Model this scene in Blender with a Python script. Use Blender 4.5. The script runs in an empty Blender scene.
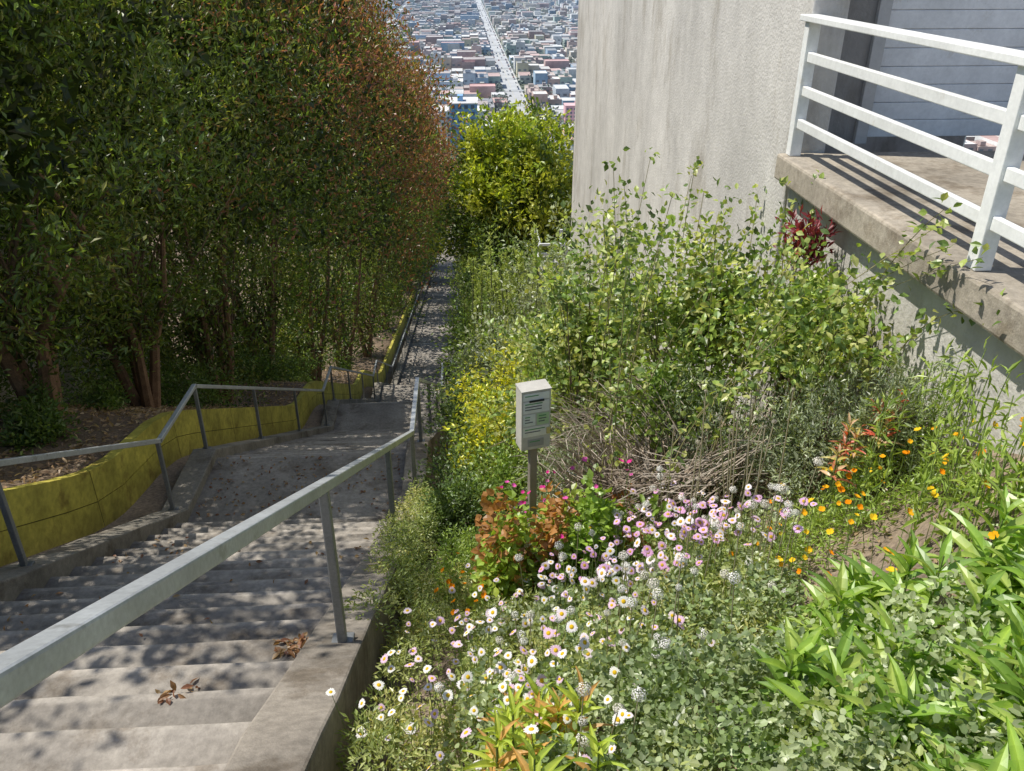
import bpy, math, numpy as np
from mathutils import Vector
rng=np.random.default_rng(7)
def norm(a):
    a=np.asarray(a,float); return a/np.maximum(np.linalg.norm(a,axis=-1,keepdims=True),1e-9)
def rnd(n,k=3): return rng.normal(size=(n,k))
UP=np.array([0,0,1.])
# ------------------------------------------------------------------ mesh builder
class MB:
    def __init__(s): s.v=[];s.c=[];s.f=[];s.n=0
    def add(s,v,c,faces,mat=0):
        v=np.asarray(v,float).reshape(-1,3); c=np.broadcast_to(np.asarray(c,float),v.shape)
        s.v.append(v); s.c.append(c)
        for fa in faces:
            fa=np.asarray(fa,dtype=np.int64)
            if fa.ndim==1: fa=fa[None]
            s.f.append((fa+s.n,mat))
        s.n+=len(v)
    def build(s,name,mats,smooth=False,bevel=0,parent=None):
        v=np.concatenate(s.v).astype(np.float32); c=np.concatenate(s.c).astype(np.float32)
        me=bpy.data.meshes.new(name)
        lt=np.concatenate([np.full(len(f),f.shape[1],dtype=np.int32) for f,_ in s.f])
        mi=np.concatenate([np.full(len(f),m,dtype=np.int32) for f,m in s.f])
        lv=np.concatenate([f.reshape(-1) for f,_ in s.f]).astype(np.int32)
        ls=np.concatenate([[0],np.cumsum(lt)[:-1]]).astype(np.int32)
        me.vertices.add(len(v)); me.vertices.foreach_set('co',v.reshape(-1))
        me.loops.add(len(lv)); me.loops.foreach_set('vertex_index',lv)
        me.polygons.add(len(lt)); me.polygons.foreach_set('loop_start',ls); me.polygons.foreach_set('loop_total',lt)
        me.polygons.foreach_set('material_index',mi)
        me.polygons.foreach_set('use_smooth',np.full(len(lt),bool(smooth)))
        me.update(calc_edges=True)
        a=me.color_attributes.new('col','FLOAT_COLOR','POINT')
        a.data.foreach_set('color',np.concatenate([np.clip(c,0,1),np.ones((len(c),1),np.float32)],1).astype(np.float32).reshape(-1))
        for m in mats: me.materials.append(m)
        o=bpy.data.objects.new(name,me); bpy.context.scene.collection.objects.link(o)
        if bevel:
            b=o.modifiers.new('bevel','BEVEL'); b.width=bevel; b.segments=2; b.limit_method='ANGLE'; b.angle_limit=math.radians(40)
        if parent: o.parent=parent
        return o
def frames(d,hint):
    y=norm(d); x=norm(np.cross(y,hint)); z=np.cross(x,y); return np.stack([x,y,z],axis=-1)
def scatter(mb,proto,pos,R,scl,tint,mat=0):
    pv,fs,pc=proto; N=len(pos)
    if N==0: return
    scl=np.asarray(scl,float)
    if scl.ndim==1: scl=np.repeat(scl[:,None],3,1)
    v=np.einsum('nij,npj->npi',R,pv[None]*scl[:,None,:])+pos[:,None,:]
    c=pc[None]*np.asarray(tint)[:,None,:]
    P=len(pv); off=(np.arange(N)*P)[:,None,None]
    mb.add(v.reshape(-1,3),c.reshape(-1,3),[(f[None]+off).reshape(-1,f.shape[1]) for f in fs],mat)
BOXF=np.array([[0,3,2,1],[4,5,6,7],[0,1,5,4],[1,2,6,5],[2,3,7,6],[3,0,4,7]])
def box(mb,x0,x1,y0,y1,z0,z1,col,mat=0):
    v=[(x0,y0,z0),(x1,y0,z0),(x1,y1,z0),(x0,y1,z0),(x0,y0,z1),(x1,y0,z1),(x1,y1,z1),(x0,y1,z1)]
    mb.add(v,col,[BOXF],mat)
def beam(mb,p0,p1,w,h,col,mat=0,ref=(0,0,1)):
    p0=np.array(p0,float);p1=np.array(p1,float);d=norm(p1-p0)
    s=norm(np.cross(d,ref)); u=np.cross(s,d)
    v=[p+s*a*w/2+u*b*h/2 for p in (p0,p1) for a,b in ((-1,-1),(1,-1),(1,1),(-1,1))]
    mb.add(v,col,[BOXF],mat)
def tube(mb,pts,rad,col,mat=0,sides=6):
    pts=np.array(pts,float);K=len(pts);rad=np.broadcast_to(rad,K)
    d=norm(np.gradient(pts,axis=0)); s=norm(np.cross(d,[.31,.9,.17])); u=np.cross(s,d)
    a=np.arange(sides)*2*np.pi/sides
    v=pts[:,None]+rad[:,None,None]*(np.cos(a)[None,:,None]*s[:,None]+np.sin(a)[None,:,None]*u[:,None])
    f=[]
    for k in range(K-1):
        for i in range(sides):
            j=(i+1)%sides; f.append((k*sides+i,k*sides+j,(k+1)*sides+j,(k+1)*sides+i))
    mb.add(v.reshape(-1,3),col,[np.array(f),np.arange(sides)[None]+(K-1)*sides],mat)
# protos
def P(v,f,c=None):
    v=np.array(v,float); return (v,[np.array(x) if np.array(x).ndim==2 else np.array([x]) for x in f], np.ones((len(v),3)) if c is None else np.array(c,float))
LEAF=P([(0,0,0),(.5,.45,.1),(0,1,0),(-.5,.45,.1)],[[0,1,2,3]])
LEAF2=P([(0,0,0),(.36,.25,.05),(.5,.55,.06),(0,1,-.12),(-.5,.55,.06),(-.36,.25,.05),(0,.5,-.02)],[[[0,1,2,6],[6,4,5,0]],[[6,2,3,4]]])
def lance():
    v=[];f=[];t=np.linspace(0,1,6); wd=[.12,.34,.5,.46,.28,.02]
    for i,tt in enumerate(t):
        z=.12*math.sin(tt*2.0)-.34*tt*tt
        v+= [(-wd[i],tt,z+.05),(0,tt,z),(wd[i],tt,z+.05)]
    for i in range(5):
        a=i*3; f+=[(a,a+1,a+4,a+3),(a+1,a+2,a+5,a+4)]
    c=[[.9,.95,.9] if i%3!=1 else [1.35,1.25,1.2] for i in range(18)]
    return P(v,[f],c)
LANCE=lance()
a8=np.arange(9)*2*np.pi/9
ROUND=P([(0,.5,-.06)]+[(.5*math.cos(a)*(1 if i%2 else .86),.5+.5*math.sin(a)*(1 if i%2 else .86),.05*math.cos(2*a)+.03) for i,a in enumerate(a8)],[[[0,1+i,1+(i+1)%9] for i in range(9)]])
OVAL=P([(0,0,0),(.42,.3,.06),(.4,.75,.04),(0,1,0),(-.4,.75,.04),(-.42,.3,.06)],[[[0,1,2,3],[0,3,4,5]]])
def daisy():
    v=[];f=[];n=17
    for i in range(n):
        a=2*math.pi*i/n; r1=1+.1*math.sin(i*5.1); w=.15
        for r,ww,z in ((.25,.05,.02),(.7,w,.03),(r1,w*.75,-.02-.05*math.sin(i*3))):
            for s in (-1,1):
                v.append((r*math.cos(a)-s*ww*math.sin(a), r*math.sin(a)+s*ww*math.cos(a),z))
        b=i*6; f+=[(b,b+1,b+3,b+2),(b+2,b+3,b+5,b+4)]
    return P(v,[f])
DAISY=daisy()
def dome():
    v=[(0,0,.2)];f=[];g=[]
    for r,z in ((.26,.15),(.42,.03)):
        for i in range(8): v.append((r*math.cos(i*math.pi/4),r*math.sin(i*math.pi/4),z))
    for i in range(8):
        j=(i+1)%8; f.append((0,1+i,1+j)); g.append((1+i,9+i,9+j,1+j))
    return P(v,[f,g])
DOME=dome()
def pom(n=110):
    v=[];f=[];c=[]
    for i in range(n):
        z=1-2*(i+.5)/n; r=math.sqrt(1-z*z); a=i*2.39996
        d=np.array([r*math.cos(a),r*math.sin(a),z*.65+.06*math.sin(3*a)]); rr=.84+.1*math.sin(i*7.3)+.1*math.sin(i*1.7)
        t=norm(np.cross(d,[.3,.5,.8])+.3*np.array([math.sin(i),math.cos(i*2),math.sin(i*3)])); b=np.cross(d,t)+.3*d; p=d*rr
        for q in (t,b,-t,-b): v.append(p+q*.15); c.append([.95+.05*math.sin(i*3.7)]*3)
        k=i*4; f.append((k,k+1,k+2,k+3))
    return P(v,[f],c)
POM=pom()
def poppy():
    v=[(0,0,0)];f=[]
    for i in range(4):
        for da,r,z in ((-.75,.8,.45),(-.35,1.0,.5),(.35,1.0,.5),(.75,.8,.45)):
            a=i*math.pi/2+da; v.append((r*math.cos(a)*.95,r*math.sin(a)*.95,z+.04*(i%2)))
        b=1+i*4; f.append((0,b,b+1,b+2))
    g=[(0,1+i*4+2,1+i*4+3) for i in range(4)]
    return P(v,[f,g])
POPPY=poppy()
def stemproto():
    v=[];f=[]
    for y,r in ((0,1),(1,.8)):
        for i in range(4): v.append((r*math.cos(i*math.pi/2),y,r*math.sin(i*math.pi/2)))
    for i in range(4): f.append((i,(i+1)%4,4+(i+1)%4,4+i))
    return P(v,[f])
STEM=stemproto()
def stems(mb,p0,p1,r,tint,mat):
    d=p1-p0; L=np.linalg.norm(d,axis=1)
    rr=np.broadcast_to(r,L.shape)
    mid=(p0+p1)/2+rnd(len(L))*L[:,None]*.03
    for a,b in((p0,mid),(mid,p1)):
        dd=b-a; l=np.linalg.norm(dd,axis=1)
        scatter(mb,STEM,a,frames(dd,np.array([.3,.8,.2])+0*dd),np.stack([rr,l,rr],1),tint,mat)
# ------------------------------------------------------------------ materials
def mk(name,rough=.85,n1=1.5,a1=.25,n2=30,a2=.15,bump=.25,bs=80,metal=0,spec=.3,bdist=.01,vec=(1,1,1),stain=None):
    m=bpy.data.materials.new(name); m.use_nodes=True; nt=m.node_tree; N=nt.nodes; L=nt.links
    b=N['Principled BSDF']; at=N.new('ShaderNodeAttribute'); at.attribute_name='col'
    tc=N.new('ShaderNodeTexCoord'); cur=at.outputs['Color']
    mp=N.new('ShaderNodeMapping'); mp.inputs['Scale'].default_value=vec; L.new(tc.outputs['Object'],mp.inputs['Vector'])
    for k,(sc,am,det) in enumerate(((n1,a1,6),(n2,a2,3))):
        if am==0: continue
        no=N.new('ShaderNodeTexNoise'); no.inputs['Scale'].default_value=sc; no.inputs['Detail'].default_value=det; no.inputs['Roughness'].default_value=.65
        L.new(mp.outputs[0] if k==0 else tc.outputs['Object'],no.inputs['Vector'])
        mr=N.new('ShaderNodeMapRange'); mr.inputs[1].default_value=.3; mr.inputs[2].default_value=.7; mr.inputs[3].default_value=1-am; mr.inputs[4].default_value=1+am
        L.new(no.outputs['Fac'],mr.inputs[0])
        vm=N.new('ShaderNodeVectorMath'); vm.operation='SCALE'; L.new(cur,vm.inputs[0]); L.new(mr.outputs[0],vm.inputs['Scale']); cur=vm.outputs[0]
    if stain:
        sc,th,col=stain[:3]
        no=N.new('ShaderNodeTexNoise'); no.inputs['Scale'].default_value=sc; no.inputs['Detail'].default_value=8; no.inputs['Roughness'].default_value=.7
        mp2=N.new('ShaderNodeMapping'); mp2.inputs['Location'].default_value=(7,3,5); mp2.inputs['Scale'].default_value=stain[3] if len(stain)>3 else (1,1,1)
        L.new(tc.outputs['Object'],mp2.inputs['Vector']); L.new(mp2.outputs[0],no.inputs['Vector'])
        mr=N.new('ShaderNodeMapRange'); mr.inputs[1].default_value=th; mr.inputs[2].default_value=th+.12; mr.inputs[3].default_value=0; mr.inputs[4].default_value=.75; L.new(no.outputs['Fac'],mr.inputs[0])
        mx=N.new('ShaderNodeMix'); mx.data_type='RGBA'; mx.blend_type='MULTIPLY'; L.new(mr.outputs[0],mx.inputs[0]); L.new(cur,mx.inputs[6]); mx.inputs[7].default_value=(*col,1); cur=mx.outputs[2]
    L.new(cur,b.inputs['Base Color']); b.inputs['Roughness'].default_value=rough; b.inputs['Metallic'].default_value=metal
    b.inputs['Specular IOR Level'].default_value=spec
    if bump:
        no=N.new('ShaderNodeTexNoise'); no.inputs['Scale'].default_value=bs; no.inputs['Detail'].default_value=5
        L.new(tc.outputs['Object'],no.inputs['Vector']); bp=N.new('ShaderNodeBump'); bp.inputs['Strength'].default_value=bump; bp.inputs['Distance'].default_value=bdist
        L.new(no.outputs['Fac'],bp.inputs['Height']); L.new(bp.outputs[0],b.inputs['Normal'])
    return m
def mkleaf(name,tr=.35,ty=(1.5,1.6,.6),gl=.05,rough=.4):
    m=bpy.data.materials.new(name); m.use_nodes=True; nt=m.node_tree; N=nt.nodes; L=nt.links
    N.remove(N['Principled BSDF']); out=N['Material Output']; at=N.new('ShaderNodeAttribute'); at.attribute_name='col'
    b=N.new('ShaderNodeBsdfDiffuse'); L.new(at.outputs['Color'],b.inputs['Color'])
    t=N.new('ShaderNodeBsdfTranslucent'); vm=N.new('ShaderNodeVectorMath'); vm.operation='MULTIPLY'; vm.inputs[1].default_value=ty
    L.new(at.outputs['Color'],vm.inputs[0]); L.new(vm.outputs[0],t.inputs['Color'])
    mx=N.new('ShaderNodeMixShader'); mx.inputs[0].default_value=tr; L.new(b.outputs[0],mx.inputs[1]); L.new(t.outputs[0],mx.inputs[2]); o=mx
    if gl:
        g=N.new('ShaderNodeBsdfGlossy'); g.inputs['Roughness'].default_value=rough; m2=N.new('ShaderNodeMixShader'); m2.inputs[0].default_value=gl
        L.new(mx.outputs[0],m2.inputs[1]); L.new(g.outputs[0],m2.inputs[2]); o=m2
    L.new(o.outputs[0],out.inputs['Surface'])
    return m
M_conc=mk('concrete',.9,1.1,.32,22,.2,.35,90,stain=(2.2,.52,(.50,.45,.39)))
M_stucco=mk('stucco',.92,.9,.2,7,.08,.5,40,bdist=.016,vec=(1,1,.45),stain=(1.6,.53,(.66,.63,.58),(1,1,.35)))
M_paint=mk('paint',.55,2.5,.12,30,.06,.1,60,stain=(5,.6,(.75,.7,.62)))
M_ypaint=mk('yellow_paint',.75,2.2,.3,14,.2,.3,50,stain=(3,.54,(.5,.42,.5)))
M_soil=mk('soil',.95,1.3,.3,25,.35,.8,45,bdist=.03)
M_metal=mk('galvanised_metal',.42,3,.18,60,.12,.08,120,metal=.35,spec=.5,stain=(9,.58,(.55,.52,.48)))
M_bark=mk('bark',.9,6,.3,40,.25,.6,60)
M_city=mk('city',.9,.02,.15,.3,.12,0)
M_leaf=mkleaf('foliage',.38,(1.5,1.5,.6)); M_petal=mkleaf('petal',.25,(1,1,1),0)
M_hedge=mkleaf('hedge_foliage',.42,(1.5,1.5,.6),.05)
M_asph=mk('asphalt',.9,.05,.1,1,.08,0)
# ------------------------------------------------------------------ slope profile
X0,X1=-3.30,-.85
KY=[-50,0,8.05,9.35,17.4,18.7,26.75,28.05,33.65,84.85,95,600,20000]
KZ=[-1.48,-1.48,-5.85,-5.85,-10.22,-10.22,-14.59,-14.59,-17.63,-29.47,-29.6,-135,-135]
def nose(Y): return np.interp(Y,KY,KZ)
def nsm(Y): return np.where(np.asarray(Y)<.0,-1.48,sum(nose(np.asarray(Y)+d) for d in(-.8,-.4,0,.4,.8))/5)
OX=[-60,-9,-6,-4.12,-3.98,-3.62,-3.5,-.76,-.62,-.5,.5,1.5,2.0,2.6,4,60]
OZ=[.9,.9,.75,.6,-.04,-.04,-.6,-.6,-.38,-.3,-.08,.28,.6,1.1,1.1,1.1]
def gz(X,Y):
    X=np.asarray(X,float);Y=np.asarray(Y,float)
    f=np.clip((130-Y)/40,0,1); f2=np.clip((Y+.05)/.3,0,1)
    z=nsm(Y)+np.interp(X,OX,OZ)*f*f2
    z=np.where(Y<=0,np.minimum(z,-1.56),z)
    z=np.where(X>-.4,np.minimum(z,-1.75+0*z),z)
    return z
def ground():
    xs=np.array(sorted(set([-9000,-3000,-900,-300,-120,-60,-30,-16,-12,-9,-7.5,-6.5,-6,-5.5,-5,-4.6,-4.12,-4.0,-3.98,-3.62,-3.5,-2,-.76,-.62,-.5,60,120,300,900,3000,9000]+list(np.round(np.arange(-.35,2.7,.15),2))+[2.9,3.5,4,6,10,16,30])))
    ys=np.array([-60,-20,-6,-3,-1,-.05,.25]+list(np.arange(.5,36,.25))+list(np.arange(36.5,100,2))+[110,130,160,200,300,450,600,650,1000,2000,4000,9000,18000])
    X,Y=np.meshgrid(xs,ys); Z=gz(X,Y)
    mask=((X>-.5)&(X<2.7)|(X<-4.2)&(X>-12))&(Y>.5)&(Y<80)
    Z=Z+mask*rng.normal(size=Z.shape)*.018
    n,m=X.shape; idx=np.arange(n*m).reshape(n,m)
    f=np.stack([idx[:-1,:-1],idx[:-1,1:],idx[1:,1:],idx[1:,:-1]],-1).reshape(-1,4)
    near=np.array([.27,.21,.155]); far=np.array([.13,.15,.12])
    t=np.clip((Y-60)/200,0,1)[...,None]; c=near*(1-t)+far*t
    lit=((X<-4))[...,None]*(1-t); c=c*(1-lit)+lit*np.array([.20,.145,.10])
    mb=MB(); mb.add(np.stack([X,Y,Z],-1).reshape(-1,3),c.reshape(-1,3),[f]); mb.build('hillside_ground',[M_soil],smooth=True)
ground()
# ------------------------------------------------------------------ stairs
def stairway():
    C=np.array((.32,.29,.255))
    def tread(y0,y1,z,zn):
        g=.84+.26*rng.random()
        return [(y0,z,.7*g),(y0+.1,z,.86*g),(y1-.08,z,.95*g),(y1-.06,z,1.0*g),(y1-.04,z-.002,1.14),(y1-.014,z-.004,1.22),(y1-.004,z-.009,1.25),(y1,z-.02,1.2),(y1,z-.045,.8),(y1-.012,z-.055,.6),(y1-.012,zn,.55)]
    y=0;z=-1.48
    segs=[]
    def flight(n,run,rise):
        nonlocal y,z
        for i in range(n):
            z-=rise; segs.append([y,y+run,z]); y+=run
    def land(L):
        nonlocal y
        segs[-1][1]+=L; y+=L
    flight(23,.35,.19); land(1.3); flight(23,.35,.19); land(1.3); flight(23,.35,.19); land(1.3); flight(16,.35,.19); flight(64,.8,.185)
    segs[-1][1]+=11
    pts=[(-.0,-1.48,1)]
    for i,s in enumerate(segs):
        zn=segs[i+1][2] if i+1<len(segs) else s[2]-.2
        pts+=tread(s[0]-.012 if i else 0,s[1],s[2],zn)
    mb=MB()
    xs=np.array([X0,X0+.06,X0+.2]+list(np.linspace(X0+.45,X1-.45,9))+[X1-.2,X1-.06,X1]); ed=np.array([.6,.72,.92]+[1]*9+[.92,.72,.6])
    ys=np.array([p[0] for p in pts]);zs=np.array([p[1] for p in pts]);cs=np.array([p[2] for p in pts])
    K=len(pts);M=len(xs)
    V=np.stack(np.broadcast_arrays(xs[None],ys[:,None],zs[:,None]),-1).copy()
    V[...,2]+=rng.normal(size=(K,M))*.0015; V[...,1]+=rng.normal(size=(K,M))*.0015
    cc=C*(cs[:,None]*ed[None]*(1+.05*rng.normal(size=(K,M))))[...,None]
    idx=np.arange(K*M).reshape(K,M); f=np.stack([idx[:-1,:-1],idx[:-1,1:],idx[1:,1:],idx[1:,:-1]],-1).reshape(-1,4)
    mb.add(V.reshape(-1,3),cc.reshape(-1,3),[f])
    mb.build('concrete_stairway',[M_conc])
stairway()
def stripwall(name,x0,x1,ys,top,depth,col,mat,bev=.014,jit=.005):
    mb=MB(); ys=np.array(ys,float); t=top(ys); K=len(ys)
    j=rng.normal(size=(K,4))*jit
    v=np.stack([np.stack([np.full(K,x0),ys,t-depth],1),np.stack([x0+j[:,0],ys,t+j[:,1]],1),np.stack([x1+j[:,2],ys,t+j[:,3]],1),np.stack([np.full(K,x1),ys,t-depth],1)],1).reshape(-1,3)
    f=[]
    for k in range(K-1):
        for a in range(3): f.append((k*4+a,k*4+a+1,k*4+a+5,k*4+a+4))
    f+=[(3,2,1,0),(K*4-4,K*4-3,K*4-2,K*4-1)]
    mb.add(v,col,[np.array(f)]); return mb.build(name,[mat],bevel=bev)
cy=np.array(sorted(list(np.arange(.0,8,.35))+[8.05,9.35]+list(np.arange(10,17.2,.8))+[17.4,18.7]+list(np.arange(19.5,26.5,.8))+[26.75,28.05]+list(np.arange(29,33.4,.8))+[33.65]+list(np.arange(36,96,3))))
stripwall('concrete_kerb',X1+.002,-.56,cy,lambda y:nose(y)+.13,.75,(.26,.23,.195),M_conc)
stripwall('concrete_kerb',-3.60,X0-.002,cy,lambda y:nose(y)+.12,.7,(.24,.22,.19),M_conc)
mb=MB()
yy=0.3
while yy<60:
    y2=yy+2.4
    st=np.linspace(yy+.006,y2-.006,5)
    def T(y): return float(nsm(y))+.70
    for a,b in zip(st[:-1],st[1:]):
        pc=np.array([.50,.44,.08])*(.88+.2*rng.random())
        for zlo,zhi,x in ((-.45,.31,-3.985),(.322,.70,-3.985)):
            z=[T(a)-.70+zlo,T(b)-.70+zlo,T(b)-.70+zhi,T(a)-.70+zhi]
            v=[(x-.13,a,z[0]),(x,a,z[0]),(x,b,z[1]),(x-.13,b,z[1]),(x-.13,a,z[3]),(x,a,z[3]),(x,b,z[2]),(x-.13,b,z[2])]
            cc=np.tile(pc,(8,1)); 
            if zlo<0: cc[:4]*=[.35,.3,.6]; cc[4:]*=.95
            mb.add(v,cc,[BOXF[[0,1,3,5]]])
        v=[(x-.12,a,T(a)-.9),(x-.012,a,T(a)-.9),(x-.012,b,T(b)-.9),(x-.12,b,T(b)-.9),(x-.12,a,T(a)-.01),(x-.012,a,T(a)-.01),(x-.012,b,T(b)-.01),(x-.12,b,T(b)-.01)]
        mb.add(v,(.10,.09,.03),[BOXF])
    yy=y2
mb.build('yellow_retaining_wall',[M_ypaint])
mb=MB(); 
for i in range(5): box(mb,-6+i*1.72,-6+i*1.72+1.70,-4,-.01,-1.60,-1.483,(.33,.32,.3))
mb.build('sidewalk',[M_conc],bevel=.01)
# ------------------------------------------------------------------ handrails
def handrail(x,hh,posts,base):
    mb=MB(); C=(.50,.52,.53)
    R=lambda y: float(nose(y))+base+hh
    ks=[.15,8.05,9.4,17.45,18.75,26.8,28.1,33.7,50,62]
    for a,b in zip(ks[:-1],ks[1:]):
        d=norm(np.array([0,b-a,R(b)-R(a)]))*.02
        beam(mb,np.array([x,a,R(a)])-d,np.array([x,b,R(b)])+d,.055,.05,C)
    for y in posts:
        z0=float(nose(y))+base-.02; z1=R(y)-.02
        beam(mb,(x,y,z0),(x,y,z1),.045,.045,np.array(C)*.5,ref=(0,1,0))
        box(mb,x-.055,x+.055,y-.055,y+.055,z0+.012,z0+.034,np.array(C)*.4)
    mb.build('metal_handrail',[M_metal],bevel=.007)
handrail(-.66,.93,[.6,3.09,5.6,8.0,9.4,11.9,14.6,17.4,18.7,21.3,24,26.7,28,31,33.6]+list(range(36,62,3)),.125)
handrail(-3.44,.93,[.5,2.7,5.2,8.0,9.4,11.9,14.6,17.4,18.7,21.3,24,26.7,28,31,33.6]+list(range(36,62,3)),.115)
# ------------------------------------------------------------------ house
def empty(n):
    e=bpy.data.objects.new(n,None); bpy.context.scene.collection.objects.link(e); return e
H=empty('stucco_house')
mb=MB(); WS=(.58,.56,.53)
box(mb,2.62,2.90,6.62,20.0,-17,5.5,WS)
box(mb,2.90,12,19.7,20.0,-17,5.5,WS)
box(mb,2.902,3.32,6.95,7.25,-1.44,5.5,(.30,.29,.28))
box(mb,6.2,12,6.95,7.25,-5,5.5,(.30,.29,.28))
box(mb,3.32,6.2,6.95,7.25,1.0,5.5,(.30,.29,.28))
mb.build('walls',[M_stucco],bevel=.015,parent=H)
mb=MB(); box(mb,2.5,12.1,6.5,20.1,5.51,5.7,(.3,.3,.3)); mb.build('roof',[M_conc],parent=H)
mb=MB()
for i in range(17):
    z=-1.42+i*.142; box(mb,3.33,6.19,7.08,7.12,z,z+.139,(.85,.86,.87))
box(mb,3.33,6.19,7.121,7.14,-1.42,1.0,(.6,.6,.6))
mb.build('garage_door',[M_paint],bevel=.006,parent=H)
mb=MB(); box(mb,3.26,3.36,6.90,6.948,-1.44,1.05,(.5,.5,.5)); box(mb,6.16,6.26,6.90,6.948,-1.44,1.05,(.5,.5,.5)); box(mb,3.26,6.26,6.90,6.948,1.052,1.15,(.5,.5,.5))
mb.build('garage_door_frame',[M_paint],bevel=.005,parent=H)
mb=MB()
box(mb,2.50,8,-3.5,6.61,-1.64,-1.44,(.34,.30,.245))
mb.build('driveway',[M_conc],bevel=.02)
mb=MB(); box(mb,2.64,2.86,-3.2,6.60,-6.5,-1.645,(.52,.50,.47)); mb.build('driveway_support_wall',[M_stucco],bevel=.01)
mb=MB(); W=(.78,.79,.78)
for y in (1.2,3.88,6.52): box(mb,2.555,2.645,y-.045,y+.045,-1.438,-.47,W)
for z,h in ((-.71,.07),(-.95,.07),(-1.19,.07)): box(mb,2.575,2.615,-.5,6.6,z-h/2,z+h/2,np.array(W)*.97)
box(mb,2.53,2.67,-.5,6.62,-.469,-.425,W)
mb.build('white_railing',[M_paint],bevel=.006)
mb=MB()
box(mb,1.85,2.6,20.1,21.5,-7.5,-7.36,(.35,.33,.3))
for x in (1.87,2.55):
    for y in (20.15,21.4): box(mb,x-.035,x+.035,y-.035,y+.035,-15,-6.6,(.7,.7,.7))
for z in (-6.6,-6.85,-7.1):
    box(mb,1.85,2.58,20.12,20.17,z-.03,z+.03,(.75,.76,.77)); box(mb,1.84,1.89,20.18,21.4,z-.03,z+.03,(.75,.76,.77))
mb.build('white_deck',[M_paint])
NH=empty('cream_house'); mb=MB(); box(mb,-18,-9.2,5,24,-14,2.2,(.62,.55,.45)); mb.build('walls',[M_stucco],parent=NH)
mb=MB()
for y in (7,11,15,19):
    box(mb,-9.22,-9.14,y-.7,y+.7,-3.2,-1.6,(.75,.74,.7)); box(mb,-9.14,-9.12,y-.6,y+.6,-3.1,-1.7,(.05,.06,.07))
mb.build('windows',[M_paint],parent=NH)
mb=MB(); box(mb,-18.2,-9.0,4.8,24.2,2.21,2.5,(.3,.25,.2)); mb.build('roof',[M_conc],parent=NH)
# ------------------------------------------------------------------ donation box
def donation():
    mb=MB(); c,s=math.cos(.27),math.sin(.27); cx,cyy=.37,4.25; z0=-2.64;z1=-2.25
    bx=lambda *a: box(mb,*a)
    bx(-.09,.09,-.05,.05,z0,z1,(.55,.53,.48))
    mb.add([(-.093,-.056,z1),(.093,-.056,z1),(.093,.054,z1),(-.093,.054,z1),(-.093,-.056,z1+.008),(.093,-.056,z1+.008),(.093,.054,z1+.014),(-.093,.054,z1+.014)],(.5,.48,.44),[BOXF])
    bx(-.022,.022,-.022,.022,float(gz(.37,4.25))-.1,z0,(.30,.27,.22))
    for (xa,xb,za,zb,col) in ((-.08,.08,z1-.055,z1-.012,(.8,.8,.77)),(-.08,.08,z1-.14,z1-.065,(.75,.75,.72)),(-.08,-.005,z1-.225,z1-.15,(.72,.74,.7)),(.005,.08,z1-.225,z1-.15,(.45,.60,.35)),(-.08,.08,z0+.09,z1-.235,(.78,.76,.68)),(-.05,.05,z0+.02,z0+.07,(.35,.35,.33))):
        bx(xa,xb,-.053,-.0505,za,zb,col)
        k=max(1,int((zb-za)/.018))
        for i in range(k-1):
            w=(xb-xa)*(.55+.35*rng.random()); zz=zb-.012-i*.018
            bx(xa+.01,xa+w-.005,-.0545,-.0535,zz-.006,zz,(.12,.12,.14) if i%3 else (.1,.3,.12))
    bx(-.045,.045,-.062,-.0548,z1-.065,z1-.055,(.03,.03,.03))
    bx(.065,.085,-.065,-.0535,z0+.10,z0+.14,(.6,.5,.2))
    for i in range(len(mb.v)):
        v=mb.v[i]; x=v[:,0].copy();y=v[:,1].copy(); mb.v[i]=np.stack([cx+c*x-s*y,cyy+s*x+c*y,v[:,2]],1)
    mb.build('donation_box',[M_paint])
donation()
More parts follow.
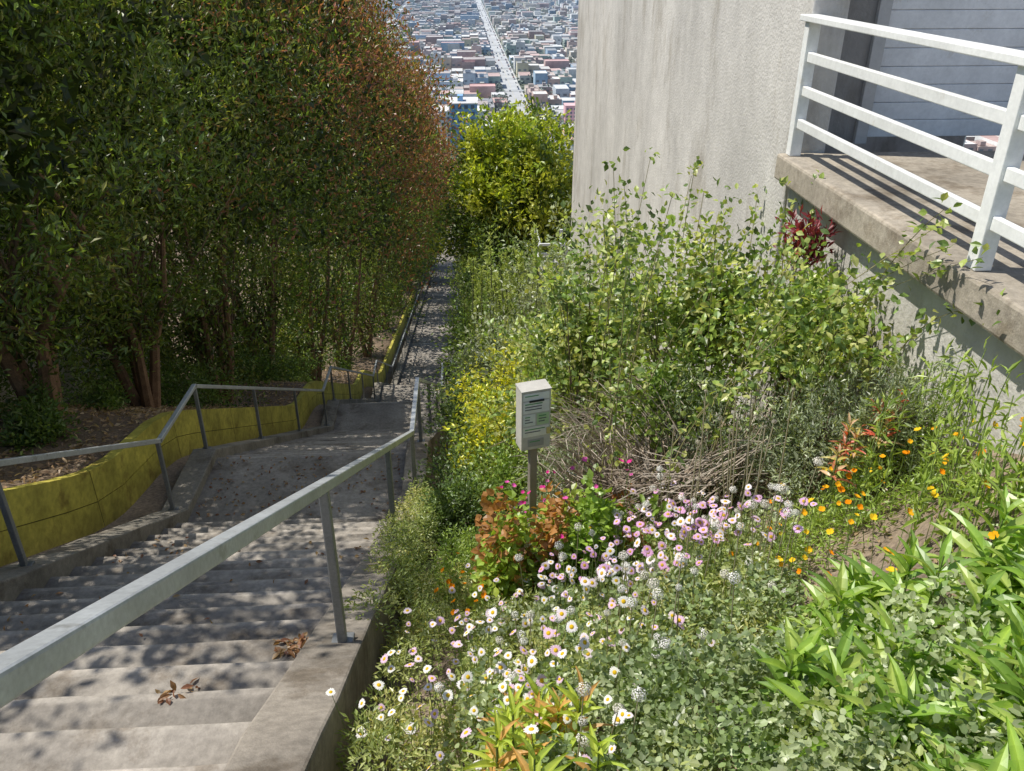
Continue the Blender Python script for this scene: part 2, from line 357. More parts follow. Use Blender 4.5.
# ------------------------------------------------------------------ vegetation
def lump(d,seed,amp):
    r=np.random.default_rng(seed); s=0
    for i in range(5):
        k=r.normal(size=3)*(2.2+i*1.1); s=s+np.sin(d@k+r.random()*6.28)/(1+.4*i)
    return 1+amp*s/2
def pick(pal,n,w=None):
    pal=np.array(pal); return pal[rng.choice(len(pal),n,p=w)]
def leaves(mb,pos,d,ll,lw,tint,proto=LEAF,mat=1,tilt=.8,hint=UP):
    n=len(pos); h=norm(hint+rnd(n)*tilt); L=ll*(.6+.7*rng.random(n)); Wd=lw*(.7+.6*rng.random(n))
    scatter(mb,proto,pos,frames(d,h),np.stack([Wd,L,L],1),tint,mat)
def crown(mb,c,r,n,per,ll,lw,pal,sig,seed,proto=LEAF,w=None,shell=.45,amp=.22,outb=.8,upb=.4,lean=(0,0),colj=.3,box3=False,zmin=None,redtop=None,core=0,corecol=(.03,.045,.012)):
    r=np.array(r,float)
    def shape(n,shell,scale=1):
        rad=scale*rng.random(n)**shell
        if box3:
            t=rng.uniform(-1 if scale==1 else -.45,1,n); a=rng.random(n)*6.283; rr=(1-np.abs(t)**3)**.5
            d=np.stack([np.cos(a)*rr,np.sin(a)*rr,t],1); q=np.stack([rad,rad,np.ones(n)],1)
            dl=d*[1.6,1.6,3.2]
            Pc=d*q*np.stack([lump(dl,seed,amp)]*2+[lump(d*1.6,seed,.25)],1)*r
            if scale<1: Pc[:,2]*=.88
        else:
            d=norm(rnd(n)); Pc=d*(rad*lump(d,seed,amp))[:,None]*r
        Pc[:,0]+=lean[0]*(Pc[:,2]); Pc[:,1]+=lean[1]*Pc[:,2]
        return Pc+np.array(c),d
    Pc,d=shape(n,shell)
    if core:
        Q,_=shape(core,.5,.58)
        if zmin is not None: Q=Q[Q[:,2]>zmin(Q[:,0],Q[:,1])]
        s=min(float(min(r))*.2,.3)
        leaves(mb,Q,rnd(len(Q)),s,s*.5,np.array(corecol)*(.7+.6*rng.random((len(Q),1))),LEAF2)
    if zmin is not None:
        keep=Pc[:,2]>zmin(Pc[:,0],Pc[:,1]); Pc=Pc[keep]; d=d[keep]; n=len(Pc)
    tc=pick(pal,n,w)*(1+colj*rng.uniform(-1,1,(n,1)))
    if box3: tc=tc*np.clip(lump(Pc*.55,seed+7,.5),.45,1.6)[:,None]  # broad light and dark patches painted into clump colour for depth
    if redtop is not None:
        pr=redtop(Pc,d); sel=rng.random(n)<pr; tc[sel]=pick([(.34,.15,.08),(.28,.18,.07),(.40,.17,.12)],sel.sum())
    cd=norm(d*outb+UP*upb+rnd(n)*.35)
    I=np.repeat(np.arange(n),per); m=len(I)
    along=rng.uniform(-1,1,m)*sig*1.6
    pos=Pc[I]+cd[I]*along[:,None]+rnd(m)*sig*.55
    dd=norm(cd[I]*.9+rnd(m)*.75)
    tint=tc[I]*(1+.25*rng.uniform(-1,1,(m,1)))
    leaves(mb,pos,dd,ll,lw,tint,proto)
    return Pc
def limbs(mb,base,targets,r0,col,k=1):
    base=np.array(base,float)
    for t in targets:
        mid=base*.45+t*.55; mid[:2]=base[:2]*.6+t[:2]*.4; mid+=rnd(1)[0]*np.linalg.norm(t-base)*.04
        q=base*.75+mid*.25+rnd(1)[0]*.02*k
        tube(mb,[base+rnd(1)[0]*.03,q,mid,t],[r0,r0*.8,r0*.5,r0*.12],col,0,5)
HP=[(.10,.16,.03),(.15,.22,.042),(.22,.28,.05),(.13,.19,.045),(.23,.24,.06)]
def hoptree(x,y,top,rx,ry,n,per,ll,seed,red,low=.9,lean=.06):
    mb=MB(); b=float(gz(x,y)); zl=b+low; c=(x,y,(top+zl)/2); rz=(top-zl)/2
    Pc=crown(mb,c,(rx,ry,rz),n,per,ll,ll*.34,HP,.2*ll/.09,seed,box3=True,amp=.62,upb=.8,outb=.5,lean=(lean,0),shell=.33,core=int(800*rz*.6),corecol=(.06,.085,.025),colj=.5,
        redtop=lambda P,d:np.clip(red*(-.35+1.1*(P[:,0]-x)/rx+.7*(P[:,2]-c[2])/rz),0,.7))
    for k in range(4):
        a=k*1.6+seed; t=np.array([x+math.cos(a)*rx*.35+lean*rz*.4,y+math.sin(a)*ry*.35,zl+rz*(.5+.1*k)])
        m=np.array([x+math.cos(a)*.35,y+math.sin(a)*.35,b+1.2])
        tube(mb,[(x+.1*math.cos(a),y+.1*math.sin(a),b-.15),m,(m+t)/2+rnd(1)[0]*.15,t],[.11,.08,.06,.03],(.26,.16,.10),0,7)
        lowP=Pc[Pc[:,2]<zl+rz]; sel=lowP[rng.choice(len(lowP),8)]; limbs(mb,m,sel,.03,(.18,.12,.08))
    mb.build('hopseed_tree',[M_bark,M_hedge])
TREES=[(-5.6,9.9,1.8,1.9,2.0),(-5.8,13.4,2.2,2.2,2.1),(-5.7,17.2,2.4,2.2,2.3),(-5.7,21.3,2.2,2.4,2.5),(-5.4,26,2.0,2.4,2.8),(-5.2,31.5,0.8,2.4,3.1),
 (-5.0,37.5,-1.2,2.5,3.3),(-4.8,44.5,-3.8,2.6,3.8),(-4.7,52.5,-6.5,2.7,4.2),(-4.5,61,-9.5,2.8,4.6),(-4.6,70,-12.5,2.9,4.8),(-4.6,80,-16,3.0,5)]
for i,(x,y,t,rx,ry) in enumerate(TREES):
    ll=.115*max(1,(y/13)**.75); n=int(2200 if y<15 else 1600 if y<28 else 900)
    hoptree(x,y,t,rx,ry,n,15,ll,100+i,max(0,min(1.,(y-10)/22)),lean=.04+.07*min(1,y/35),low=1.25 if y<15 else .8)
def lefttree():
    mb=MB(); x,y=-5.3,5.5; Pc=crown(mb,(x+.1,y,.7),(2.2,2.2,3.2),950,16,.11,.05,[(.14,.25,.05),(.19,.31,.06),(.09,.17,.04)],.16,5,proto=LEAF2,amp=.5,upb=.1,shell=.5); b=float(gz(x,y))  # crown enlarged and raised, mostly out of view, to dapple the stairs
    tube(mb,[(x-.7,y,b-.2),(x-.6,y+.1,b+1.2),(x+.1,y,-1.3),(x,y,1.5)],[.1,.08,.06,.02],(.2,.15,.11),0,8)
    limbs(mb,(x-.1,y,-1.6),Pc[rng.choice(len(Pc),50)],.03,(.18,.13,.09)); mb.build('pittosporum_tree',[M_bark,M_leaf])
lefttree()
mb=MB()
for i in range(60):
    y=rng.uniform(5,34); x=rng.uniform(-8.3,-4.9); h=rng.uniform(.35,1.1)*(1 if x>-6 else 2.0)
    if y<10.5 and x>-6.2: h*=.4
    crown(mb,(x,y,float(gz(x,y))+h*.45),(h*.8,h*.9,h*.6),55,18,.085,.036,[(.10,.17,.035),(.14,.22,.05),(.19,.26,.06)],.12,i,proto=LEAF,colj=.4)
mb.build('understorey_shrubs',[M_bark,M_leaf])
def litter():
    mb=MB(); n=16000; y=2+33*rng.random(n)**1.5; x=-4.2-4*rng.random(n); z=gz(x,y)+.012+.02*rng.random(n)
    d=rnd(n)*[1,1,.25]; leaves(mb,np.stack([x,y,z],1),d,.085,.035,pick([(.52,.36,.22),(.42,.28,.17),(.62,.47,.32),(.26,.17,.11)],n),LEAF2,0,.5)
    mb.build('leaf_litter',[M_leaf])
    mb=MB(); ps=[]
    def on(y): return -1.48-.19*(np.floor(y/.35)+1)
    for cx,cyy,k,s in ((-1.42,2.86,60,.06),(-1.0,3.4,50,.05),(-.95,6,60,.25),(-3.2,4.0,60,.25),(-3.1,6.5,120,.5),(-1.1,1.9,8,.1),(-2,5,60,.8)):
        q=rng.normal(size=(k,2))*s+[cx,cyy]; q=q[(q[:,0]>X0+.03)&(q[:,0]<X1-.03)&(q[:,1]>.4)&(q[:,1]<8)]
        ps.append(np.stack([q[:,0],q[:,1],on(q[:,1])+.012+.01*rng.random(len(q))],1))
    k=260; q=np.stack([rng.uniform(X0+.05,X1-.05,k),rng.uniform(8.0,9.3,k)],1); ps.append(np.stack([q[:,0],q[:,1],np.full(k,-5.84)],1))
    ps=np.concatenate(ps); n=len(ps); leaves(mb,ps,rnd(n)*[1,1,.3],.05,.024,pick([(.32,.17,.08),(.25,.11,.06),(.40,.26,.13)],n),LEAF2,0,.5)
    mb.build('fallen_leaves',[M_leaf])
litter()
def gtree():
    mb=MB(); x,y=2.1,35.; b=float(gz(x,y))
    P0=crown(mb,(x,y,-8.7),(3.1,2.7,3.1),850,26,.24,.11,[(.42,.48,.05),(.28,.37,.05),(.50,.52,.07),(.12,.18,.04)],.30,42,proto=LEAF2,amp=.55,upb=.5,shell=.35,core=200,corecol=(.06,.08,.02))
    crown(mb,(x,y,-10.8),(3.0,2.7,2.0),300,24,.22,.10,[(.07,.12,.03),(.11,.17,.03)],.3,43,proto=LEAF2,amp=.3)  # darker leaf palette paints shade into the underside of the crown
    tube(mb,[(x,y,b-.3),(x+.1,y,b+2.5),(x,y+.1,-11),(x,y,-8)],[.25,.2,.15,.05],(.12,.09,.07),0,8)
    limbs(mb,(x,y,-12.5),P0[rng.choice(len(P0),50)],.08,(.12,.09,.07)); mb.build('green_tree',[M_bark,M_leaf])
gtree()
def shrub(name,x,y,rx,ry,h,n,per,ll,lw,pal,sig,proto=LEAF2,low=0.,amp=.25,upb=.4,nst=14,outb=.8,w=None,shell=.42,stemcol=(.20,.15,.10),seed=None,top=None,core=100):
    mb=MB(); b=float(gz(x,y)); 
    if top is not None: h=top-b
    c=(x,y,b+low+(h-low)*.5)
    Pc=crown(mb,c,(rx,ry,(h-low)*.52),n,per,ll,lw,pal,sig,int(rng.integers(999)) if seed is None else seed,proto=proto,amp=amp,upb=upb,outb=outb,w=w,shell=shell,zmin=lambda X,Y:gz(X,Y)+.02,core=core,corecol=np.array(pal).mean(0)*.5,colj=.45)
    limbs(mb,(x,y,b),Pc[rng.choice(len(Pc),nst)],.012*max(1,h*.5),stemcol)
    return mb.build(name,[M_bark,M_leaf])
G1=[(.28,.38,.08),(.38,.45,.12),(.18,.27,.07),(.46,.48,.16),(.12,.19,.05)]
G2=[(.13,.20,.06),(.18,.25,.08),(.10,.16,.05)]
G3=[(.22,.32,.07),(.28,.37,.09),(.16,.25,.05)]
GG=[(.32,.38,.23),(.40,.44,.29),(.24,.29,.18)]
YG=[(.66,.62,.05),(.56,.56,.06),(.34,.43,.06)]
shrub('rose_bush',1.1,6.6,.7,.7,0,320,15,.058,.038,G1,.10,top=-2.15,low=.9,amp=.7,nst=34)
shrub('rose_bush',1.8,5.75,.62,.6,0,330,15,.054,.036,G1,.10,top=-1.7,low=1.0,amp=.75,nst=36)
shrub('rose_bush',2.25,4.8,.42,.6,0,230,15,.050,.034,G1,.09,top=-1.85,low=.8,amp=.7,nst=28)
shrub('rose_bush',1.45,5.2,.42,.42,0,150,15,.052,.032,G3,.09,top=-2.5,low=.8,amp=.6,nst=20)
shrub('rose_bush',.7,7.3,.5,.6,0,180,15,.06,.04,G1,.09,top=-3.1,low=.3,amp=.5,nst=20)
shrub('smokebush',2.40,5.5,.12,.2,0,34,11,.08,.024,[(.26,.035,.05),(.18,.03,.04)],.08,top=-1.75,low=1.6,amp=.3,core=0,upb=1.6)
mb=MB()
for k in range(52):
    x=rng.uniform(.8,2.5);y=rng.uniform(4.3,7.0); b=float(gz(x,y)); e=np.array([min(2.55,x+rng.uniform(-.35,.4)),y+rng.uniform(-1.0,.3),rng.uniform(-2.3,-1.35)])
    if k<4: e=np.array([rng.uniform(2.2,2.5),rng.uniform(3.5,4.3),rng.uniform(-1.35,-.95)])
    p=np.array([[x,y,b],[x,y,b+.8],(np.array([x,y,b])+e)/2+[0,0,.65],e])
    t=np.linspace(0,1,12)[:,None]; cc=(1-t)**3*p[0]+3*(1-t)**2*t*p[1]+3*(1-t)*t*t*p[2]+t**3*p[3]
    tube(mb,cc,np.linspace(.006,.002,12),(.24,.22,.10),0,4)
    for j in range(4,12):
        m=8; pos=np.repeat(cc[j][None],m,0)+rnd(m)*.035; leaves(mb,pos,rnd(m)+[0,0,.2],.055,.036,pick(G1,m)*(.9+.3*rng.random()),LEAF2)
mb.build('rose_canes',[M_bark,M_leaf])
for (x,y,rx,h) in ((1.65,4.65,.42,1.05),(2.05,4.15,.38,.9),(2.35,3.8,.25,.65),(.75,5.3,.34,1.0),(.95,6.1,.4,1.3)):
    shrub('sage_shrub',x,y,rx,rx,h,270,20,.048,.011,GG,.05,proto=LEAF,amp=.45,upb=.8,nst=30,core=40)
mb=MB()
for k in range(680):
    x=rng.normal(1.15,.22);y=rng.normal(4.8,.18); b=float(gz(x,y)); a=rng.random()*6.28; L=rng.uniform(.6,1.3)
    tube(mb,[(x,y,b),(x+math.cos(a)*L*.25,y+math.sin(a)*L*.25,b+L*.6),(x+math.cos(a+.6)*L*.42,y+math.sin(a+.6)*L*.42,b+L*.85),(x+math.cos(a+1)*L*.55,y+math.sin(a+1)*L*.55,b+L*.93)],[.007,.005,.003,.0015],pick([(.40,.33,.27),(.28,.22,.17),(.52,.45,.38)],1)[0],0,4)
mb.build('dry_brush',[M_bark])
spec=[('ceanothus_shrub',-.05,8.2,.42,.9,G2,.055),('ceanothus_shrub',-.05,10.5,.5,1.2,G2,.06),('ceanothus_shrub',-.2,6.6,.32,.75,G2,.05),('sage_shrub',1.0,8.6,.7,1.9,GG,.06),('euphorbia_shrub',.55,9.1,.55,1.65,YG,.06),('euphorbia_shrub',.25,8.2,.42,1.35,YG,.06),('euphorbia_shrub',.35,6.9,.4,1.0,G3,.055),
('sage_shrub',1.7,9.4,.8,2.4,GG,.065),('garden_shrub',.6,11.8,.9,2.4,GG,.08),('garden_shrub',1.7,12.6,1.0,3.3,GG,.09),('garden_shrub',.5,14.5,.9,3.3,G3,.09),('garden_shrub',1.5,16,1.1,3.9,GG,.10),
('garden_shrub',.3,19,.9,3.2,G3,.11),('garden_shrub',1.2,21.5,1.2,4.0,G3,.12),('garden_shrub',.6,25,1.1,4.0,G1,.13),('garden_shrub',2.2,25,1.4,4.2,G3,.13),('garden_shrub',.8,30,1.2,4.4,G2,.15),('garden_shrub',.9,38,1.4,4,G1,.18),('garden_shrub',1.2,46,1.6,4,G2,.22),('garden_shrub',1.2,56,1.8,4.5,G1,.25),('garden_shrub',1.2,68,1.8,5,G2,.28)]
for nme,x,y,r,h,pal,ll in spec:
    shrub(nme,x,y,r,r*1.15,h,int(220*max(1,r)),20,ll,ll*.45,pal,ll*1.6,amp=.45,nst=12)
mb=MB()
for k in range(70):
    x=rng.uniform(.1,1.7);y=rng.uniform(13,18.5); z0=float(gz(x,y))+rng.uniform(2.2,3.1); L=rng.uniform(.5,.8)
    top=np.array([x+rng.normal()*.12,y+rng.normal()*.12,z0+L]); m=100; t=rng.random(m)
    pos=np.array([x,y,z0])*(1-t[:,None])+top*t[:,None]; leaves(mb,pos,rnd(m)+[0,0,1.0],.10,.03,pick([(.40,.48,.16),(.48,.54,.22)],m),LEAF)
    stems(mb,np.array([[x,y,z0-1.2]]),top[None],.012,np.array([[.12,.14,.06]]),0)
mb.build('echium_spires',[M_bark,M_leaf])
def mounds(mb,cent,rad,h,per,ll,lw,pal,proto=ROUND,tilt=.6,mat=1,dirup=.35,zf=None):
    M=len(cent); I=np.repeat(np.arange(M),per); m=len(I)
    rr=rad*(.7+.6*rng.random(M)); hh=h*(.6+.8*rng.random(M))
    a=rng.random(m)*6.283; q=rng.random(m)**.5
    x=cent[I,0]+np.cos(a)*q*rr[I]; y=cent[I,1]+np.sin(a)*q*rr[I]
    zt=hh[I]*np.sqrt(np.clip(1-q*q*.85,0,1))*(1-.55*rng.random(m)**2.2)
    g=gz(x,y) if zf is None else zf(x,y)
    pos=np.stack([x,y,g+zt+rng.normal(size=m)*.012],1)
    d=norm(np.stack([np.cos(a)*q,np.sin(a)*q,np.full(m,dirup)],1)+rnd(m)*.55)
    tc=pick(pal,M)[I]*(1+.3*rng.uniform(-1,1,(m,1)))
    leaves(mb,pos,d,ll,lw,tc,proto,mat,tilt)
def pts(n,x0,x1,y0,y1,f=None):
    x=rng.uniform(x0,x1,n);y=rng.uniform(y0,y1,n); p=np.stack([x,y],1)
    return p if f is None else p[f(x,y)]
notdirt=lambda x,y: ~((x>1.4)&(x<2.25)&(y>2.4)&(y<3.35))
BW=[(.33,.39,.20),(.40,.46,.26),(.22,.29,.14),(.28,.37,.15),(.38,.43,.16),(.18,.24,.11)]
LG=[(.34,.46,.09),(.42,.53,.12),(.26,.37,.07)]
LG2=[(.34,.41,.13),(.42,.46,.17),(.26,.32,.10),(.48,.47,.18)]
mb=MB()
mounds(mb,pts(220,.0,1.75,1.2,3.3,lambda x,y:notdirt(x,y)&(x+.25*y<2.1)),.13,.38,180,.026,.020,BW,OVAL)
mounds(mb,pts(60,.5,1.7,3.2,4.0,notdirt),.14,.34,120,.028,.020,BW,OVAL)
mb.build('buckwheat_leaves',[M_bark,M_leaf])
mb=MB()
mounds(mb,pts(120,-.46,.25,1.2,5.2),.13,.34,200,.034,.011,LG2,LEAF)
mounds(mb,pts(90,.1,1.4,2.3,4.2,notdirt),.13,.36,150,.036,.011,LG2,LEAF)
mounds(mb,pts(38,-.68,-.42,3.5,7.8),.15,.42,240,.034,.013,LG2,LEAF,zf=lambda x,y:nsm(y)-.1)
mounds(mb,pts(50,-.2,.9,4.4,5.6),.17,.45,220,.04,.015,LG,LEAF)
def flowers(mb,xy,hs,size,kind,cols,centre=None,tip=.5,stemcol=(.22,.30,.10),sr=.0018):
    n=len(xy); g=gz(xy[:,0],xy[:,1]); p0=np.stack([xy[:,0],xy[:,1],g],1); p1=p0+np.stack([rng.normal(size=n)*.05,rng.normal(size=n)*.05,hs*(.75+.45*rng.random(n))],1)
    stems(mb,p0,p1,sr,np.tile(stemcol,(n,1)),1)
    nz=norm(np.stack([rng.normal(size=n)*tip-.15,rng.normal(size=n)*tip-.3,np.ones(n)],1)); y=norm(np.cross(nz,rnd(n))); x=np.cross(y,nz); R=np.stack([x,y,nz],-1)
    s=size*(.65+.6*rng.random(n)); scatter(mb,kind,p1,R,s,pick(cols,n),2)
    if centre is not None: scatter(mb,DOME,p1,R,s,np.tile(centre,(n,1)),2)
def clus(n,k,x0,x1,y0,y1,s=.09):
    c=pts(k,x0,x1,y0,y1); return c[rng.integers(0,k,n)]+rng.normal(size=(n,2))*s
WP=[(.88,.84,.86),(.88,.76,.84),(.82,.58,.76),(.88,.87,.83)]
flowers(mb,clus(120,22,-.40,.4,1.5,3.2),.43,.019,DAISY,WP,(.80,.52,.03))
flowers(mb,clus(150,26,-.1,.85,2.3,3.9),.45,.019,DAISY,WP,(.80,.52,.03))
flowers(mb,clus(230,26,.5,1.45,3.0,4.2),.54,.020,DAISY,[(.82,.52,.80),(.84,.66,.83),(.87,.80,.86),(.76,.42,.70)],(.65,.42,.05))
mb.build('seaside_daisies',[M_bark,M_leaf,M_petal])
mb=MB()
for (n,x0,x1,y0,y1,h) in ((50,.35,1.5,2.6,4.0,.66),(32,.05,1.35,1.45,2.8,.52)):
    flowers(mb,clus(n,n//3,x0,x1,y0,y1,.1),h,.023,POM,[(.9,.88,.82),(.9,.88,.86),(.86,.82,.74)],None,.25,(.36,.34,.24),.0026)
flowers(mb,pts(14,.95,1.6,3.5,4.0),1.05,.014,POM,[(.60,.54,.44),(.5,.45,.38)],None,.2,(.46,.42,.34),.004)
mb.build('buckwheat_flowers',[M_bark,M_leaf,M_petal])
mb=MB()
OR=[(.9,.30,.01),(.9,.45,.02),(.9,.60,.03)]
mounds(mb,pts(34,1.35,2.5,3.2,3.9),.12,.22,110,.055,.010,LG,LEAF)
flowers(mb,pts(75,1.3,2.5,2.9,3.9),.34,.018,POPPY,OR)
flowers(mb,pts(16,-.25,.1,3.3,4.4),.43,.017,POPPY,OR[:1])
flowers(mb,pts(14,1.4,2.4,2.2,3.0),.36,.018,POPPY,OR)
mb.build('california_poppies',[M_bark,M_leaf,M_petal])
mb=MB(); mounds(mb,pts(30,.30,1.05,3.9,4.7),.15,.5,100,.06,.05,[(.30,.44,.06),(.40,.48,.07),(.52,.22,.07),(.24,.36,.06)],ROUND)
mounds(mb,pts(26,.12,.78,3.72,4.12),.13,.78,180,.05,.042,[(.30,.44,.06),(.40,.48,.07),(.34,.42,.06),(.24,.36,.06),(.45,.22,.07)],LEAF2)
flowers(mb,pts(34,.2,1.0,3.8,4.8),.84,.019,POPPY,[(.75,.06,.33),(.8,.14,.48)])
mb.build('geranium_plant',[M_bark,M_leaf,M_petal])
def rosette(mb,x,y,z,n,L,Wd,pal,height,upr=.9):
    t=np.sort(rng.random(n)); a=np.arange(n)*2.4+rng.random()*6; el=upr*(.15+.95*t)
    pos=np.stack([np.full(n,x),np.full(n,y),z+height*t],1)
    d=np.stack([np.cos(a)*np.cos(el),np.sin(a)*np.cos(el),np.sin(el)],1)+rnd(n)*.08
    tint=pick(pal,n)*(.85+.3*rng.random((n,1))); s=L*(1.05-.5*t)*(.8+.3*rng.random(n))
    scatter(mb,LANCE,pos,frames(d,UP+rnd(n)*.15),np.stack([Wd*s/L,s,s],1),tint,1)
    tube(mb,[(x,y,z-.1),(x,y,z+height*.5),(x,y,z+height)],[.006,.005,.003],(.15,.2,.06),0,5)
mb=MB()
BG=[(.22,.37,.06),(.29,.44,.07),(.18,.31,.06),(.36,.47,.12)]
q=pts(105,.95,2.35,1.05,2.45,lambda x,y:(x-.75*y>-.42))
for x,y in q: rosette(mb,x,y,float(gz(x,y)),int(rng.integers(14,24)),rng.uniform(.18,.30),.06,BG,rng.uniform(.18,.48))
mb.build('evening_primrose_plants',[M_bark,M_leaf])
mb=MB()
for k in range(13):
    x=rng.uniform(.02,.34);y=rng.uniform(1.5,2.0); rosette(mb,x,y,float(gz(x,y))+.16,24,.17,.034,[(.46,.55,.09),(.38,.50,.08),(.42,.52,.08),(.6,.36,.12)],rng.uniform(.25,.42),1.0)
mb.build('yellow_succulent',[M_bark,M_leaf])
mb=MB()
for k in range(9):
    x=rng.normal(2.12,.09);y=rng.normal(3.72,.1); rosette(mb,x,y,float(gz(x,y))+.38,14,.11,.026,[(.6,.12,.08),(.5,.2,.12),(.5,.44,.14),(.6,.42,.28)],rng.uniform(.15,.32),1.0)
mb.build('red_succulent',[M_bark,M_leaf])
mb=MB()
for k in range(46):
    x=rng.uniform(1.95,2.55);y=rng.uniform(2.6,3.8); b=float(gz(x,y)); 
    n=26; H1=rng.uniform(.3,.8); t=rng.random(n); pos=np.stack([x+t*0,y+t*0,b+H1*t],1)+rnd(n)*.01
    stems(mb,np.array([[x,y,b]]),np.array([[x,y,b+H1]]),.003,np.array([[.2,.27,.08]]),0)
    leaves(mb,pos,rnd(n)+[0,0,.8],.085,.016,pick(LG,n),LEAF2)
mb.build('fireweed_sprigs',[M_bark,M_leaf])
mb=MB(); n=900; p=pts(n,.9,2.5,2.0,3.8); leaves(mb,np.stack([p[:,0],p[:,1],gz(p[:,0],p[:,1])+.02],1),rnd(n)*[1,1,.3],.04,.015,pick([(.46,.34,.22),(.34,.25,.16),(.3,.36,.10)],n),LEAF2,0)
mb.build('dry_leaves',[M_leaf])
# ------------------------------------------------------------------ city
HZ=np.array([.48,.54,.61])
def haze(c,y):  # distance haze painted into the vertex colours, paler and bluer with y
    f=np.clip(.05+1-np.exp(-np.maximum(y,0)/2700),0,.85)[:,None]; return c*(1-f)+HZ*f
def boxes(mb,x,y,w,d,z,h,wc,rc):
    n=len(x)
    Bv=np.array([(0,0,0),(1,0,0),(1,1,0),(0,1,0),(0,0,1),(1,0,1),(1,1,1),(0,1,1)],float)
    R=np.tile(np.eye(3),(n,1,1)); pos=np.stack([x,y,z],1); S=np.stack([w,d,h],1)
    scatter(mb,(Bv,[BOXF[2:]],np.ones((8,3))),pos,R,S,wc); scatter(mb,(Bv[4:]-[0,0,.04],[np.array([[0,1,2,3]])],np.ones((4,3))),pos,R,S,rc)
def city():
    xs=[];ys=[]
    for av in range(33):
        Y0=560+95*av
        for row in (9,56):
            for k in range(-4,5):
                sx=54+200*k
                if abs(sx-54)>90+(Y0)*.35: continue
                n=13; x=sx+12+np.arange(n)*13.6; xs.append(x); ys.append(np.full(n,Y0+row))
    x=np.concatenate(xs);y=np.concatenate(ys)+rng.uniform(-7,7,sum(map(len,ys))); 
    keep=rng.random(len(x))<.88; x=x[keep];y=y[keep]; n=len(x)
    h=rng.choice([7,9,11,13,17],n,p=[.2,.3,.25,.15,.1]); z=nose(y)-1
    wc=pick([(.70,.66,.58),(.66,.55,.40),(.5,.56,.62),(.74,.73,.70),(.62,.38,.28),(.28,.44,.60),(.66,.58,.32),(.48,.32,.28),(.40,.52,.42)],n)
    rc=pick([(.50,.48,.45),(.62,.60,.56),(.28,.27,.27),(.74,.73,.71),(.42,.30,.24),(.18,.18,.19),(.50,.28,.22)],n)*rng.uniform(.8,1.15,(n,1))
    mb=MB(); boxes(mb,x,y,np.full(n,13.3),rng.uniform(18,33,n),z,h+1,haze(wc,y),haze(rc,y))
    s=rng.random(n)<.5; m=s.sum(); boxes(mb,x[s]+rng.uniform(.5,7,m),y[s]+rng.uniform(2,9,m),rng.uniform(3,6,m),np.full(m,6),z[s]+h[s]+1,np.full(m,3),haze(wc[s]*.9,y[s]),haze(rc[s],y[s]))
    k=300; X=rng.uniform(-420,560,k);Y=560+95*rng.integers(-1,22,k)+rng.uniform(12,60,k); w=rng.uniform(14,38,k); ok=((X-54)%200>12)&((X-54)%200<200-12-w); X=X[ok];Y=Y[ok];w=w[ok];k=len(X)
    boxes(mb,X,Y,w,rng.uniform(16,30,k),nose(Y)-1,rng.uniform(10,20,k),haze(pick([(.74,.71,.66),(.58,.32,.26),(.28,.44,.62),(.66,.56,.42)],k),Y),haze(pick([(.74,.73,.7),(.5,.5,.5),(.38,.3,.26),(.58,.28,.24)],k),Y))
    near=y<2200
    for dx,dz,ww,hh in ((1.2,4.2,3,2),(7.5,4.2,3.4,2),(1.2,.9,4,2.4)):
        m=near.sum(); q=np.array([(0,0,0),(1,0,0),(1,0,1),(0,0,1)],float)
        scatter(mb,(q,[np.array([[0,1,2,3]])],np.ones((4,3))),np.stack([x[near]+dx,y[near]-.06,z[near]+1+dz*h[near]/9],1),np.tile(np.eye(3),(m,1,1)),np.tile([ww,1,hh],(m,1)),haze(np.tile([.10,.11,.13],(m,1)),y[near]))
    mb.build('city_houses',[M_city])
    mb=MB()
    for k in range(-4,5):
        sx=54+200*k; yy=np.array([560,600,1000,1800,2600,4000.])
        for lo,hi,dz,c in ((-11,11,.15,(.48,.47,.45)),(-7.5,7.5,.25,(.42,.415,.41)),(-.12,.12,.32,(.6,.5,.2))):
            for a,b in zip(yy[:-1],yy[1:]):
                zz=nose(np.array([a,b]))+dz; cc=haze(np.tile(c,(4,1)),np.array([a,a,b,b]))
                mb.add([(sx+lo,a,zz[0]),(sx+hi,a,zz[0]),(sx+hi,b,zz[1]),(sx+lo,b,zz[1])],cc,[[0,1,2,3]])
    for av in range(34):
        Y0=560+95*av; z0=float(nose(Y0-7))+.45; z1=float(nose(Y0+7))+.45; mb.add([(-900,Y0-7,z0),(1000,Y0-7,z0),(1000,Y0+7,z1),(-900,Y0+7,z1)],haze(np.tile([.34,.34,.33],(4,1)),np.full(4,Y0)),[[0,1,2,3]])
    mb.build('city_streets',[M_asph])
    mb=MB(); n=240; y=rng.uniform(600,2600,n); sd=rng.choice([-8.6,6.8,-3.2,2],n,p=[.42,.42,.08,.08]); z=nose(y)+.3
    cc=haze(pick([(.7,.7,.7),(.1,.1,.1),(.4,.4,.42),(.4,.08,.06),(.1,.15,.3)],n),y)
    boxes(mb,54+sd,y,np.full(n,1.8),np.full(n,4.5),z,np.full(n,.9),cc,cc); boxes(mb,54+sd+.15,y+1,np.full(n,1.5),np.full(n,2.4),z+.9,np.full(n,.6),cc*.4,cc)
    mb.build('distant_traffic',[M_city])
    mb=MB(); n=2600; x=rng.uniform(-450,620,n); av=rng.integers(0,30,n); y=560+95*av+rng.uniform(8,87,n)
    ok=np.abs(x-54)>14; x=x[ok];y=y[ok];n=len(x)
    k=300; x2=54+rng.choice([-14.5,14.5],k)+rng.normal(size=k); y2=rng.uniform(560,2600,k)
    k3=44; x3=54+rng.choice([-20,20],k3)+rng.normal(size=k3)*3; y3=rng.uniform(560,900,k3)
    r=np.concatenate([rng.uniform(2,5.5,n),rng.uniform(2,3.6,k),rng.uniform(5,9,k3)])
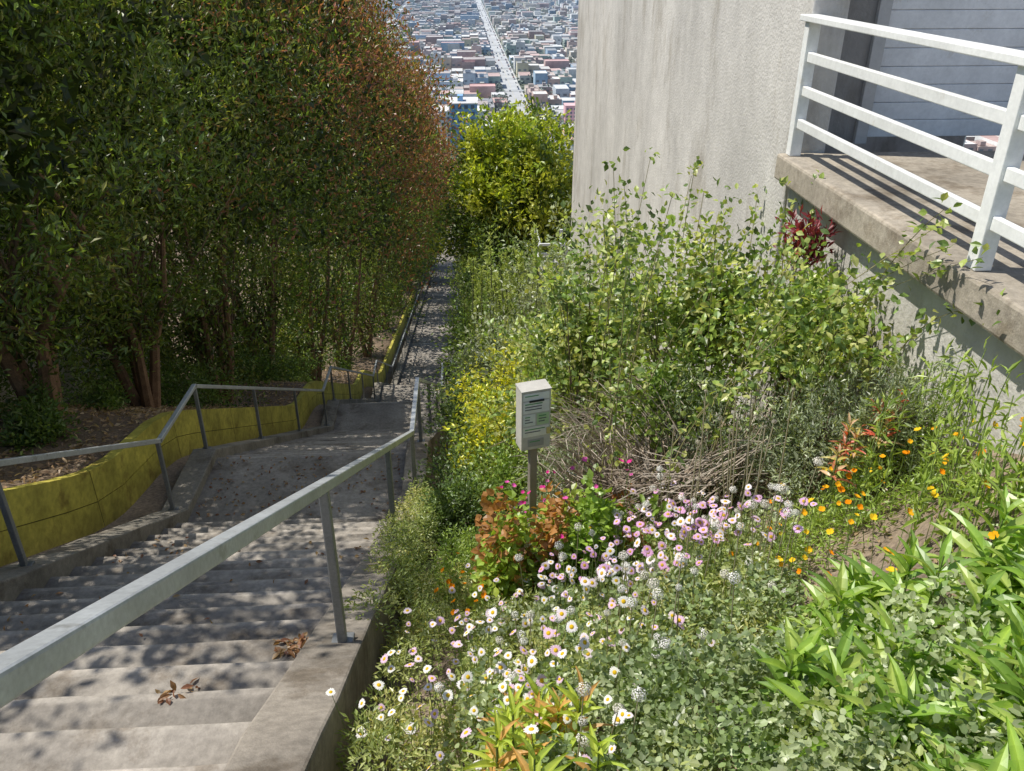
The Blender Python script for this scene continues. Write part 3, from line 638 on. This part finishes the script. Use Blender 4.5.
    x=np.concatenate([x,x2,x3]);y=np.concatenate([y,y2,y3]); m=26; I=np.repeat(np.arange(len(x)),m)
    pos=np.stack([x[I],y[I],nose(y[I])+r[I]*1.3],1)+norm(rnd(len(I)))*r[I][:,None]*rng.random((len(I),1))**.4
    base=pick([(.06,.10,.035),(.08,.12,.04),(.04,.07,.03)],len(x))[I]
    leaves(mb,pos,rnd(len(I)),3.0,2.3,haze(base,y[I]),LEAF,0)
    mb.build('city_trees',[M_city])
    def bld(name,x,y,w,d,h,wc,rc,z=None):
        mb=MB(); z=float(nose(y))-3 if z is None else z
        box(mb,x,x+w,y,y+d,z,z+h+3,wc); box(mb,x-.3,x+w+.3,y-.3,y+d+.3,z+h+3.02,z+h+3.5,rc)
        box(mb,x+w*.3,x+w*.5,y+d*.3,y+d*.6,z+h+3.52,z+h+6,wc)
        fl=int(h//3)
        for f in range(fl):
            for j in range(int(w//3)): box(mb,x+1+j*3,x+2.6+j*3,y-.08,y-.02,z+4+f*3,z+5.6+f*3,(.16,.19,.23))
        mb.build(name,[M_city])
    bld('blue_apartment_building',-6,400,13,18,30,(.26,.46,.72),(.62,.62,.62))
    bld('white_apartment_building',-12,455,24,16,29,(.74,.74,.73),(.76,.75,.74))
    bld('grey_apartment_building',22,520,18,18,20,(.52,.56,.60),(.62,.62,.62))
    bld('pink_house',84,700,28,14,22,(.68,.42,.46),(.64,.44,.46)); bld('red_roof_house',74,620,20,14,16,(.68,.56,.48),(.60,.30,.26))
    bld('cream_apartment_building',38,470,12,16,13,(.6,.55,.45),(.5,.48,.45))
    bld('teal_house',-14,560,14,14,15,(.30,.52,.60),(.5,.5,.5)); bld('school_building',2,640,34,22,18,(.74,.71,.66),(.76,.74,.70)); bld('brick_apartment_building',-34,700,28,18,16,(.56,.34,.28),(.6,.58,.55))
    mb=MB(); n=420; y=rng.uniform(105,540,n); x=rng.uniform(-.35,.35,n)*y+20; m=60; I=np.repeat(np.arange(n),m); r=rng.uniform(2.5,5,n)
    pos=np.stack([x[I],y[I],nose(y[I])+r[I]*1.1],1)+norm(rnd(len(I)))*r[I][:,None]*rng.random((len(I),1))**.4
    leaves(mb,pos,rnd(len(I)),1.5,1.2,pick([(.10,.15,.05),(.14,.2,.06),(.08,.12,.05)],n)[I],LEAF,0); mb.build('slope_trees',[M_leaf])
city()
mb=MB(); mb.add([(-9000,4300,-134),(9000,4300,-134),(9000,17000,-134),(-9000,17000,-134)],(.12,.2,.28),[[0,1,2,3]]); mb.build('ocean',[M_paint])
# ------------------------------------------------------------------ light, sky, camera
sun=Vector((-.50,.12,.86)).normalized()
w=bpy.data.worlds.new('World'); bpy.context.scene.world=w; w.use_nodes=True; nt=w.node_tree
sk=nt.nodes.new('ShaderNodeTexSky'); sk.sky_type='NISHITA'; sk.sun_disc=False; sk.sun_elevation=math.asin(sun.z); sk.sun_rotation=math.atan2(sun.x,sun.y)%(2*math.pi)
bg=nt.nodes['Background']; bg.inputs['Strength'].default_value=.125; nt.links.new(sk.outputs[0],bg.inputs['Color'])
L=bpy.data.lights.new('sun','SUN'); L.energy=5; L.angle=math.radians(.5); L.color=(1,.95,.85); lo=bpy.data.objects.new('sun',L); bpy.context.scene.collection.objects.link(lo)
lo.rotation_euler=(-sun).to_track_quat('-Z','Y').to_euler()
cam=bpy.data.cameras.new('camera'); cam.lens=29.2; cam.sensor_width=36; cam.clip_end=30000; cam.clip_start=.05
co=bpy.data.objects.new('camera',cam); bpy.context.scene.collection.objects.link(co); co.rotation_euler=(math.radians(90-27.7),0,math.radians(-3.3)); bpy.context.scene.camera=co
s=bpy.context.scene; s.view_settings.view_transform='Standard'; s.view_settings.look='None'; s.view_settings.exposure=0
